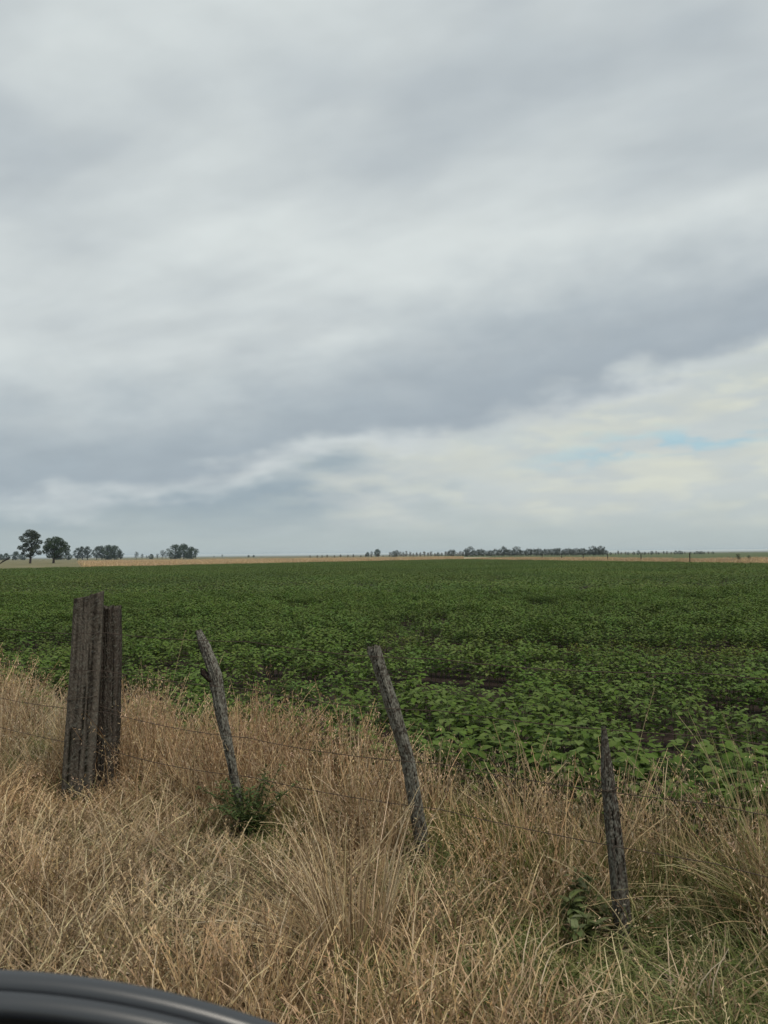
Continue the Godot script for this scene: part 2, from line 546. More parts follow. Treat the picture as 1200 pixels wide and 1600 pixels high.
# ---------------------------------------------------------------- roadside grass
func build_grass() -> void:
	var m := plant_material("dry_grass", 0.75, 0.3, 0.3)
	var kinds := []
	# 0-2 straw blades, 3-5 seed stalks, 6-7 green blades, 8-9 fallen thatch, 10-11 stalks with two-rowed ears, 12-13 rusty panicles
	for k in 3:
		var b := Builder.new()
		clump_blades(b, 18, 0.06, 0.16, 0.52, 0.0066, STRAW, 0.34, 0.9, 0.22)
		kinds.append(b.mesh(m))
	for k in 3:
		var b := Builder.new()
		for j in 9: seed_stalk(b, Vector3(r(-0.05, 0.05), 0, r(-0.05, 0.05)), r(0.42, 0.68), STRAW, 0, 0.3)
		clump_blades(b, 9, 0.05, 0.2, 0.5, 0.0048, STRAW, 0.4, 1.2, 0.14)
		kinds.append(b.mesh(m))
	for k in 2:
		var b := Builder.new()
		clump_blades(b, 24, 0.06, 0.12, 0.40, 0.0055, GREEN, 0.6, 1.5, 0.08)
		kinds.append(b.mesh(m))
	for k in 2:
		var b := Builder.new()
		for j in 34:
			var path := blade_path(Vector3(r(-0.1, 0.1), r(0.0, 0.09), r(-0.1, 0.1)), r(0, TAU), r(0.9, 1.6), r(0.1, 0.28), r(-0.3, 0.6), 4, 0.22)
			for q in path.size(): path[q].y = maxf(path[q].y, 0.004)
			b.ribbon(path, Vector3(r(-1, 1), r(-1, 1), r(-1, 1)).normalized(), 0.0052, 0.003, vary(STRAW[rng.randi() % 6].darkened(0.2), 0.3))
		kinds.append(b.mesh(m))
	for k in 2:
		var b := Builder.new()
		for j in 10: seed_stalk(b, Vector3(r(-0.06, 0.06), 0, r(-0.06, 0.06)), r(0.30, 0.56), STRAW, 1, 0.25)
		clump_blades(b, 9, 0.06, 0.12, 0.34, 0.0060, STRAW, 0.5, 1.3, 0.22)
		kinds.append(b.mesh(m))
	for k in 2:
		var b := Builder.new()
		for j in 12: seed_stalk(b, Vector3(r(-0.06, 0.06), 0, r(-0.06, 0.06)), r(0.40, 0.66), RUST, 0, 0.3)
		clump_blades(b, 8, 0.06, 0.2, 0.45, 0.0046, RUST, 0.4, 1.2, 0.14)
		kinds.append(b.mesh(m))
	var xf := []
	var cols := []
	for k in kinds.size():
		xf.append([])
		cols.append(PackedColorArray())
	var n := FastNoiseLite.new()
	n.seed = 77
	n.frequency = 0.55
	n.fractal_octaves = 3
	var step := 0.074
	var t := -7.0
	while t < 9.0:
		t += step
		var s := -1.5
		while s < 2.35:
			s += step
			var p := FENCE_A + FENCE_D * (t + r(-0.05, 0.05)) + FENCE_N * (s + r(-0.05, 0.05))
			if not in_view(p, 1.6) or p.length() < 1.9:
				continue
			var a := n.get_noise_2d(p.x, p.y)
			var g := n.get_noise_2d(p.x * 1.6 + 31.0, p.y * 1.6)
			var right := smooth(-0.3, 1.2, p.x)
			var fore := smooth(-0.38, 0.02, s)                # 1 on the road side
			var back := 1.0 - smooth(-1.3, -0.75, s)        # 1 where the crop begins
			# how green: more on the road side to the right and in patches
			var green := 0.06 + 0.16 * right * fore + 0.20 * right + maxf(0.0, g - 0.12) * 1.3
			if p.x < -0.4 and s > 0.2: green *= 0.35
			for e in [[0.50, -4.42, 0.34], [-2.85, -6.2, 0.35], [2.4, -4.9, 0.4], [1.4, -3.75, 0.35], [0.05, -3.75, 0.22], [-0.35, -5.3, 0.28], [-0.75, -4.5, 0.3], [0.85, -4.05, 0.25]]:
				var away: float = (p - Vector2(e[0], e[1])).length() / e[2]
				green += 0.6 * (1.0 - smooth(0.5, 1.1, away))
			var tall := lerpf(1.06, 0.50, fore) * (1.0 + a * 0.45)
			tall *= lerpf(1.0, 1.35, smooth(0.6, 1.4, s) * (1.0 - right))
			tall *= 1.0 + 0.16 * smooth(-1.2, -2.6, p.x) * (1.0 - fore)
			tall *= lerpf(1.0, 0.70, back)
			for e in [[-2.1, -5.2], [-0.89, -4.65], [0.22, -4.15], [1.02, -3.25]]:      # trampled at the foot of the posts
				tall *= lerpf(0.55, 1.0, smooth(0.16, 0.42, (p - Vector2(e[0], e[1])).length()))
			var kind := 0
			var roll := rng.randf()
			if roll < green: kind = 6 + rng.randi() % 2
			elif roll < green + 0.09: kind = 8 + rng.randi() % 2
			else:
				var pick := rng.randf()
				if s > 0.0:
					kind = (10 + rng.randi() % 2) if pick < lerpf(0.62, 0.22, right) else rng.randi() % 3
				elif pick < 0.30 + 0.4 * clampf(a * 2.0 + 0.3 * smooth(-0.8, 0.3, p.x) * (1.0 - right), 0.0, 1.0): kind = 12 + rng.randi() % 2
				elif pick < 0.72: kind = 3 + rng.randi() % 3
				else: kind = rng.randi() % 3
			if rng.randf() < 0.06 + 0.36 * right * (1.0 - back):      # short green growth under the straw
				var low := 6 + rng.randi() % 2
				xf[low].append(Transform3D(Basis(Vector3.UP, r(0, TAU)) * Basis.from_scale(Vector3(1.0, r(0.45, 0.8), 1.0)), Vector3(p.x + r(-0.03, 0.03), -0.01, p.y + r(-0.03, 0.03))))
				var v := r(0.7, 1.0)
				cols[low].append(Color(v * 0.85, v, v * 0.9))
			if back > 0.6 and rng.randf() < 0.45: continue
			if kind in [3, 4, 5, 12, 13] and rng.randf() < 0.45: continue     # tall stalks stand apart
			if kind in [6, 7]: tall = minf(tall * 1.05, 1.0)
			var sc := tall * r(0.78, 1.2)
			var lean := Basis(Vector3(r(-1, 1), 0, r(-1, 1)).normalized(), r(0, 0.3) + 0.12 * absf(g))
			xf[kind].append(Transform3D(lean * Basis(Vector3.UP, r(0, TAU)) * Basis.from_scale(Vector3(r(0.85, 1.15), sc, r(0.85, 1.15))), Vector3(p.x, -0.01, p.y)))
			var k := 1.0 + 0.25 * g + r(-0.12, 0.12)
			var red := 1.0 + 0.10 * a
			cols[kind].append(Color(k * red, k, k * (1.0 - 0.08 * a)))
	var root := Node3D.new()
	root.name = "dry_grass"
	add_child(root)
	tag(root, "dry straw coloured roadside grass with green tufts along the fence", "grass", "", "stuff")
	for k in kinds.size():
		scatter(["straw_blades", "seed_stalks", "green_blades", "thatch", "eared_stalks", "rusty_stalks"][[0, 0, 0, 1, 1, 1, 2, 2, 3, 3, 4, 4, 5, 5][k]], root, kinds[k], xf[k], cols[k])

	# clumps that stand out one by one
	tussock(Vector3(-0.14, 0, -3.22), 250, 0.80, -2.9, "large pale straw tussock fanning out in the middle of the foreground", STRAW, m)
	tussock(Vector3(1.78, 0, -3.50), 230, 1.0, PI, "tall arching tussock of greenish straw right of the split stake", [Color(0.36, 0.31, 0.16), Color(0.26, 0.25, 0.11), Color(0.44, 0.345, 0.20), Color(0.20, 0.21, 0.08), Color(0.34, 0.25, 0.14)], m)
	tussock(Vector3(-2.75, 0, -5.25), 170, 0.62, 0.4, "drooping straw tussock left of the thick squared post", STRAW, m)
	# single stalks
	stalk(Vector3(1.02, 0, -3.22), PI + 0.3, 0.10, 0.62, 1.15, "long pale stalk bending left in front of the split stake", m)
	stalk(Vector3(1.16, 0, -3.25), 2.9, 0.02, 0.86, 0.10, "straight pale stalk just right of the split stake", m)
	stalk(Vector3(-1.62, 0, -5.55), 0.5, 0.08, 1.22, 0.25, "very tall thin grass stalk left of the leaning thin post", m)
	stalk(Vector3(-1.30, 0, -5.1), 0.1, 0.04, 1.12, 0.35, "tall thin seed stalk just left of the leaning thin post", m)
	stalk(Vector3(1.28, 0, -4.35), 0.3, 0.10, 0.98, 0.2, "slender stalk with whitish seed head behind the split stake", m)

func tussock(at: Vector3, count: int, height: float, lean_to: float, label: String, cols: Array, m: Material) -> void:
	var o := thing("grass_tussock", at, label, "grass", "grass tussocks")
	var b := Builder.new()
	for k in count:
		var q := Vector3(r(-0.11, 0.11), 0, r(-0.11, 0.11))
		var az := atan2(q.z, q.x) + r(-0.7, 0.7)
		var laid := rng.randf() < 0.45
		if laid: az = lean_to + r(-0.7, 0.7)
		var path := blade_path(q, az, r(0.35, 0.95) if laid else r(0.0, 0.3), height * r(0.45, 1.0), r(0.1, 0.9) if laid else r(0.0, 0.4), 7, 0.05)
		b.ribbon(path, Vector3(r(-1, 1), r(-0.2, 0.2), r(-1, 1)).normalized(), 0.0042, 0.0016, vary(cols[rng.randi() % cols.size()], 0.2))
	part("blades", b.mesh(m), o)
	var e := Builder.new()
	for k in int(count * 0.06):
		seed_stalk(e, Vector3(r(-0.08, 0.08), 0, r(-0.08, 0.08)), height * r(0.8, 1.1), cols, 2, 0.4)
	part("seed_stalks", e.mesh(m), o)

func stalk(at: Vector3, az: float, tilt: float, length: float, bend: float, label: String, m: Material) -> void:
	var o := thing("grass_stalk", at, label, "grass", "single tall grass stalks")
	var b := Builder.new()
	var path := blade_path(Vector3.ZERO, az, tilt, length, bend, 10)
	var radii := PackedFloat32Array()
	for k in path.size(): radii.append(lerpf(0.0021, 0.0011, k / 10.0))
	b.tube(path, radii, 5, Color(0.47, 0.39, 0.23))
	part("stem", b.mesh(m), o)
	var e := Builder.new()
	for k in 22:
		var f := r(7.6, 10.0)
		var j := mini(int(f), 9)
		var up := (path[j + 1] - path[j]).normalized()
		e.spikelet(path[j].lerp(path[j + 1], f - j), (up + Vector3(r(-1, 1), r(-1, 1), r(-1, 1)) * 0.45).normalized(), r(0.010, 0.017), 0.0034, vary(Color(0.50, 0.42, 0.27), 0.2))
	part("seed_head", e.mesh(m), o)

func weed(at: Vector3, height: float, width: float, stems: int, leaf: float, label: String, cols: Array, narrow: float, per_stem: int) -> void:
	var m := plant_material("weed_leaf", 0.6, 0.35, 0.3)
	var o := thing("green_weed", at, label, "plant", "green weeds by the posts")
	for k in stems:
		var path := blade_path(Vector3(r(-0.04, 0.04), 0, r(-0.04, 0.04)), r(0, TAU), r(0.05, 0.5), height * r(0.6, 1.0), r(0.1, 0.5) * width, 6, 0.05)
		var st := Builder.new()
		st.tube(path, PackedFloat32Array([0.004, 0.0036, 0.0032, 0.0028, 0.0024, 0.002, 0.0014]), 4, Color(0.10, 0.12, 0.05))
		var stem := part("stem", st.mesh(m), o)
		var b := Builder.new()
		for q in per_stem:
			var f := r(0.8, 6.0)
			var j := mini(int(f), 5)
			var p := path[j].lerp(path[j + 1], f - j)
			var az := r(0, TAU)
			leaflet(b, p, Vector3(cos(az), r(-0.1, 0.7), sin(az)).normalized(), Vector3(r(-0.3, 0.3), 1, r(-0.3, 0.3)).normalized(), leaf * r(0.6, 1.15), vary(cols[rng.randi() % cols.size()], 0.2), narrow)
		part("leaves", b.mesh(m), stem)

# ---------------------------------------------------------------- fence
func wood_material() -> StandardMaterial3D:
	var m := StandardMaterial3D.new()
	m.resource_name = "weathered_wood"
	m.vertex_color_use_as_albedo = true
	m.albedo_texture = noise_texture(0.055, 5, 9, Color(0.45, 0.44, 0.43), Color(1.0, 1.0, 1.0))
	m.uv1_triplanar = true
	m.uv1_scale = Vector3(3.6, 1.5, 3.6)
	m.roughness = 0.9
	m.metallic_specular = 0.2
	m.heightmap_enabled = true
	m.heightmap_texture = height_texture(0.03, 4, 21)
	m.heightmap_scale = 0.9
	return m

func post_mesh(path: PackedVector3Array, rx: PackedFloat32Array, rz: PackedFloat32Array, square: float, turn: float, rough: float, wood: Color, dark: Color, lichen: Color, lichen_amount: float, slope: float, seed_: int, mat: Material, jag := 0.0, groove := 0.0) -> ArrayMesh:
	# a sawn, split or round post: cross sections along a path, with cracks, knots and lichen of its own
	var f := FastNoiseLite.new()
	f.seed = seed_
	f.frequency = 1.0
	f.fractal_octaves = 4
	var sides := 64
	var rings := 170
	var b := Builder.new()
	var m := path.size()
	var centre := Vector3.ZERO
	for j in rings + 1:
		var t := float(j) / rings * (m - 1)
		var q := mini(int(t), m - 2)
		var fr := t - q
		var c := path[q].lerp(path[q + 1], fr)
		var ax := lerpf(rx[q], rx[q + 1], fr)
		var az := lerpf(rz[q], rz[q + 1], fr)
		centre = c
		for s in sides:
			var th := TAU * s / sides
			var ct := cos(th)
			var sn := sin(th)
			var sup := pow(pow(absf(ct), square) + pow(absf(sn), square), -1.0 / square)
			var grain := f.get_noise_3d(ct * 7.5, c.y * 0.8, sn * 7.5)
			var lump := f.get_noise_3d(ct * 1.6 + 8.0, c.y * 7.0, sn * 1.6)
			var k := 1.0 + rough * (0.55 * grain + 0.6 * lump)
			var crack := smooth(0.22, 0.38, f.get_noise_3d(ct * 4.2 + 20.0, c.y * 0.45, sn * 4.2))
			k -= crack * rough * 0.9
			if groove > 0.0:
				k -= groove * (1.0 - smooth(0.0, 0.16, absf(wrapf(th - 2.05, -PI, PI))))
			var local := Vector3(ct * sup * ax * k, 0, sn * sup * az * k).rotated(Vector3.UP, turn)
			var p := c + local
			var up := float(j) / rings
			if up > 0.93:
				p.y += slope * local.x * (up - 0.93) / 0.07 + jag * f.get_noise_3d(ct * 3.0 + 50.0, 0.0, sn * 3.0) * (up - 0.93) / 0.07
			var patch := f.get_noise_3d(p.x * 26.0 + 3.0, p.y * 17.0, p.z * 26.0)
			var spots := f.get_noise_3d(p.x * 90.0, p.y * 60.0, p.z * 90.0 + 9.0)
			var col := wood.lerp(dark, clampf(0.32 + grain * 1.3 + patch * 0.5, 0.0, 1.0))
			col = col.lerp(dark * 0.5, crack)
			var li := smooth(0.02, 0.2, patch * 0.6 + spots * 0.9 + (lichen_amount - 0.5) * 0.7)
			col = col.lerp(lichen, li * clampf(lichen_amount + 0.25, 0.0, 0.9))
			b.v.append(p)
			b.c.append(Color(col.r, col.g, col.b))
	for j in rings:
		for s in sides:
			var p := j * sides + s
			var q := j * sides + (s + 1) % sides
			b.i.append_array(PackedInt32Array([p, p + sides, q, q, p + sides, q + sides]))
	# the cut top, a little sunken in the middle
	var ring := rings * sides
	var mid := b.v.size()
	var sum := Vector3.ZERO
	for s in sides: sum += b.v[ring + s]
	sum /= sides
	for s in sides:
		b.v.append(b.v[ring + s]); b.c.append(wood.lerp(lichen, 0.25) * r(0.8, 1.1))
	for s in sides:
		var p := b.v[ring + s].lerp(sum, 0.55) + Vector3(0, r(-0.012, 0.002), 0)
		b.v.append(p); b.c.append(wood * r(0.55, 0.9))
	b.v.append(sum - Vector3(0, 0.012, 0)); b.c.append(dark)
	for s in sides:
		var s2 := (s + 1) % sides
		b.i.append_array(PackedInt32Array([mid + s, mid + sides + s, mid + s2, mid + s2, mid + sides + s, mid + sides + s2, mid + sides + s, mid + sides * 2, mid + sides + s2]))
	var st := SurfaceTool.new()
	st.begin(Mesh.PRIMITIVE_TRIANGLES)
	for k in b.v.size():
		st.set_color(b.c[k])
		st.set_smooth_group(0)
		st.add_vertex(b.v[k])
	for k in b.i: st.add_index(k)
	st.generate_normals()
	st.set_material(mat)
	return st.commit()

func ring_tie(at: Vector3, rad: Vector2, turn: float, tilt: float, m: Material) -> ArrayMesh:
	var b := Builder.new()
	var pts := PackedVector3Array()
	var rr := PackedFloat32Array()
	for k in 25:
		var th := TAU * k / 24.0
		var sup := pow(pow(absf(cos(th)), 5.0) + pow(absf(sin(th)), 5.0), -0.2)
		pts.append(at + Vector3(cos(th) * sup * rad.x, tilt * cos(th), sin(th) * sup * rad.y).rotated(Vector3.UP, turn))
		rr.append(0.0022)
	b.tube(pts, rr, 5, Color(0.06, 0.045, 0.035))
	return b.mesh(m)

func build_fence() -> void:
	var wood := wood_material()
	var rust := plant_material("rusty_wire", 0.7, 0.4, 0.0)
	var grey := Color(0.080, 0.068, 0.055)
	var dark := Color(0.020, 0.016, 0.013)
	var lich := Color(0.21, 0.21, 0.18)
	var group := "old wooden posts of the roadside fence"
	# the thick squared post
	var o := top("fence_post", post_mesh(PackedVector3Array([Vector3(-0.035, -0.1, 0), Vector3(-0.01, 0.45, 0), Vector3(0.02, 1.0, 0), Vector3(0.035, 1.435, 0)]), PackedFloat32Array([0.108, 0.104, 0.100, 0.098]), PackedFloat32Array([0.075, 0.072, 0.07, 0.068]), 8.0, 0.32, 0.018, Color(0.165, 0.146, 0.122), dark, lich, 0.26, 0.28, 3, wood, 0.01, 0.10), Vector3(-2.105, 0, -5.44))
	tag(o, "thick squared weathered post with a sloping sawn top, at the far left", "fence post", group)
	part("wire_tie", ring_tie(Vector3(0.0, 0.74, 0), Vector2(0.106, 0.082), 0.32, 0.01, rust), o)
	# the rougher rounded post tied beside it
	o = top("fence_post", post_mesh(PackedVector3Array([Vector3(-0.035, -0.1, 0), Vector3(-0.02, 0.5, 0), Vector3(-0.01, 1.0, 0), Vector3(-0.01, 1.345, 0)]), PackedFloat32Array([0.080, 0.078, 0.075, 0.068]), PackedFloat32Array([0.08, 0.078, 0.074, 0.066]), 2.6, 0.1, 0.10, Color(0.105, 0.090, 0.075), dark, lich, 0.28, -0.05, 14, wood, 0.05, 0.14), Vector3(-1.955, 0, -5.585))
	tag(o, "rough round old post with splintered top standing close beside the squared post", "fence post", group)
	part("wire_tie", ring_tie(Vector3(0.0, 0.86, 0), Vector2(0.084, 0.082), 0.1, -0.006, rust), o)
	part("wire_tie", ring_tie(Vector3(0.0, 0.64, 0), Vector2(0.086, 0.084), 0.1, -0.03, rust), o)
	# the thin crooked stake
	o = top("fence_post", post_mesh(PackedVector3Array([Vector3(0.03, -0.1, 0.0), Vector3(-0.01, 0.12, 0), Vector3(-0.07, 0.45, 0.02), Vector3(-0.125, 0.72, 0.03), Vector3(-0.165, 0.98, 0.04), Vector3(-0.225, 1.15, 0.05), Vector3(-0.262, 1.245, 0.055)]), PackedFloat32Array([0.022, 0.024, 0.027, 0.036, 0.041, 0.036, 0.018]), PackedFloat32Array([0.024, 0.026, 0.03, 0.036, 0.04, 0.036, 0.02]), 2.1, 0.0, 0.24, Color(0.13, 0.116, 0.10), dark, Color(0.30, 0.30, 0.26), 0.68, 0.3, 31, wood, 0.02), Vector3(-0.89, 0, -4.87))
	tag(o, "thin crooked stake leaning left, thicker towards its top, above dark green weeds", "fence post", group)
	part("knot", post_mesh(PackedVector3Array([Vector3(-0.18, 0.93, 0.045), Vector3(-0.225, 0.975, 0.05), Vector3(-0.238, 1.01, 0.05)]), PackedFloat32Array([0.026, 0.026, 0.014]), PackedFloat32Array([0.026, 0.026, 0.014]), 2.0, 0.0, 0.3, Color(0.05, 0.035, 0.032), dark, lich, 0.2, 0.0, 8, wood), o)
	# the leaning round post in the middle
	o = top("fence_post", post_mesh(PackedVector3Array([Vector3(0.02, -0.1, -0.02), Vector3(-0.02, 0.2, 0.02), Vector3(-0.085, 0.6, 0.09), Vector3(-0.17, 0.9, 0.15), Vector3(-0.262, 1.205, 0.20)]), PackedFloat32Array([0.040, 0.039, 0.037, 0.038, 0.034]), PackedFloat32Array([0.040, 0.039, 0.037, 0.037, 0.034]), 2.1, 0.0, 0.20, Color(0.13, 0.115, 0.097), dark, Color(0.30, 0.30, 0.26), 0.72, 0.2, 45, wood, 0.03), Vector3(0.20, 0, -4.36))
	tag(o, "round post covered in grey lichen leaning left in the middle", "fence post", group)
	# the split stake on the right
	o = top("fence_post", post_mesh(PackedVector3Array([Vector3(0.03, -0.1, 0), Vector3(0.015, 0.1, 0), Vector3(-0.01, 0.45, 0), Vector3(-0.035, 0.72, 0), Vector3(-0.045, 0.93, 0)]), PackedFloat32Array([0.037, 0.036, 0.033, 0.027, 0.009]), PackedFloat32Array([0.03, 0.03, 0.028, 0.024, 0.010]), 3.2, 0.4, 0.16, Color(0.125, 0.108, 0.092), dark, Color(0.26, 0.26, 0.225), 0.52, 0.0, 62, wood, 0.03), Vector3(1.005, 0, -3.46))
	tag(o, "short split stake with a pointed top at the right", "fence post", group)
	part("wire_tie", ring_tie(Vector3(-0.03, 0.67, 0), Vector2(0.034, 0.03), 0.4, 0.004, rust), o)

	# four strands of barbed wire
	var heights := [1.195, 0.935, 0.665, 0.44]
	var words := ["topmost rusty barbed wire strand of the fence", "second barbed wire strand from the top, level with the split stake's tip", "third barbed wire strand from the top, crossing the split stake", "lowest barbed wire strand, half hidden in the grass"]
	for k in 4:
		var b := Builder.new()
		var pts := PackedVector3Array()
		var rr := PackedFloat32Array()
		var start := -4.0
		for j in 241:
			var t := start + j * 0.05
			var u := fposmod(t - 0.2, 1.25) / 1.25
			var sag := -0.018 * (1.0 - pow(2.0 * u - 1.0, 2.0)) + 0.012 * sin(t * 1.7 + k) 
			pts.append(fence_point(t, 0.055 + 0.006 * sin(t * 3.1 + k * 2.0), heights[k] + sag))
			rr.append(0.0021)
		b.tube(pts, rr, 5, Color(0.07, 0.05, 0.038))
		for j in range(1, 240, 3):
			if j % 2 == 0: continue
			for q in 4:
				var d := Vector3(r(-1, 1), r(-1, 1), r(-1, 1)).normalized()
				b.tube(PackedVector3Array([pts[j] - d * 0.003, pts[j] + d * 0.013]), PackedFloat32Array([0.0012, 0.0005]), 4, Color(0.06, 0.042, 0.03))
		tag(top("barbed_wire", b.mesh(rust)), words[k], "wire", "strands of the fence")

# ---------------------------------------------------------------- trees
func tree_meshes(height: float, blobs: Array, leaves: int, leaf: float, cols: Array, trunk_r: float, leaf_mat: Material, bark_mat: Material, fork := 0.3) -> Array:
	# blobs: [x, y, z, radius] of the leaf masses; each is carried by a limb from the trunk
	var t := Builder.new()
	var bark := Color(0.055, 0.045, 0.036)
	var top_y := height * 0.8
	var pts := PackedVector3Array()
	var rr := PackedFloat32Array()
	for k in 7:
		var f := k / 6.0
		pts.append(Vector3(sin(f * 3.0) * 0.02 * height, -0.3 + (top_y + 0.3) * f, cos(f * 2.0) * 0.015 * height))
		rr.append(trunk_r * lerpf(1.15, 0.22, f))
	t.tube(pts, rr, 7, bark)
	var c := Builder.new()
	var total := 0.0
	for bl in blobs: total += bl[3] * bl[3]
	for bl in blobs:
		var at := Vector3(bl[0], bl[1], bl[2])
		var from_y := clampf(at.y - absf(at.x) * 0.9 - bl[3], height * fork * 0.5, top_y)
		var f := (from_y + 0.3) / (top_y + 0.3) * 6.0
		var q := mini(int(f), 5)
		var s := pts[q].lerp(pts[q + 1], f - q)
		t.tube(PackedVector3Array([s, s.lerp(at, 0.5) - Vector3(0, bl[3] * 0.15, 0), at]), PackedFloat32Array([trunk_r * 0.42, trunk_r * 0.26, trunk_r * 0.08]), 5, bark)
		var n := int(leaves * bl[3] * bl[3] / total)
		for k in n:
			var d := Vector3(r(-1, 1), r(-1, 1), r(-1, 1))
			while d.length() > 1.0 or d.length() < 0.05: d = Vector3(r(-1, 1), r(-1, 1), r(-1, 1))
			d = d.normalized() * pow(d.length(), 0.55)
			var p: Vector3 = at + Vector3(d.x, d.y * 0.78, d.z) * bl[3] * r(0.8, 1.12)
			var a := Vector3(r(-1, 1), r(-1, 1), r(-1, 1)).normalized() * leaf * r(0.6, 1.3)
			var b := a.cross(Vector3(r(-1, 1), r(-1, 1), r(-1, 1))).normalized() * leaf * 0.45
			c.quad(p - a * 0.5, p + b * 0.5, p + a * 0.5, p - b * 0.5, vary(cols[rng.randi() % cols.size()], 0.2))
	return [t.mesh(bark_mat), c.mesh(leaf_mat)]

func random_blobs(height: float, width: float, n: int, low: float, size: float) -> Array:
	var out := []
	for k in n:
		var f := (k + 0.5) / n
		var y := height * lerpf(low, 0.92, f)
		var w := width * 0.5 * sqrt(maxf(0.1, 1.0 - pow(2.0 * (f - 0.42), 2.0))) * r(0.5, 1.0)
		var az := k * 2.4 + r(-0.5, 0.5)
		out.append([cos(az) * w, y, sin(az) * w, height * size * r(0.7, 1.2)])
	return out

func place_tree(called: String, meshes: Array, x: float, z: float, turn: float, sc: float, label: String, group: String, category := "tree") -> void:
	var o := thing(called, Vector3(x, 0, z), label, category, group)
	o.rotation.y = turn
	o.scale = Vector3.ONE * sc
	part("trunk", meshes[0], o)
	part("crown", meshes[1], o)

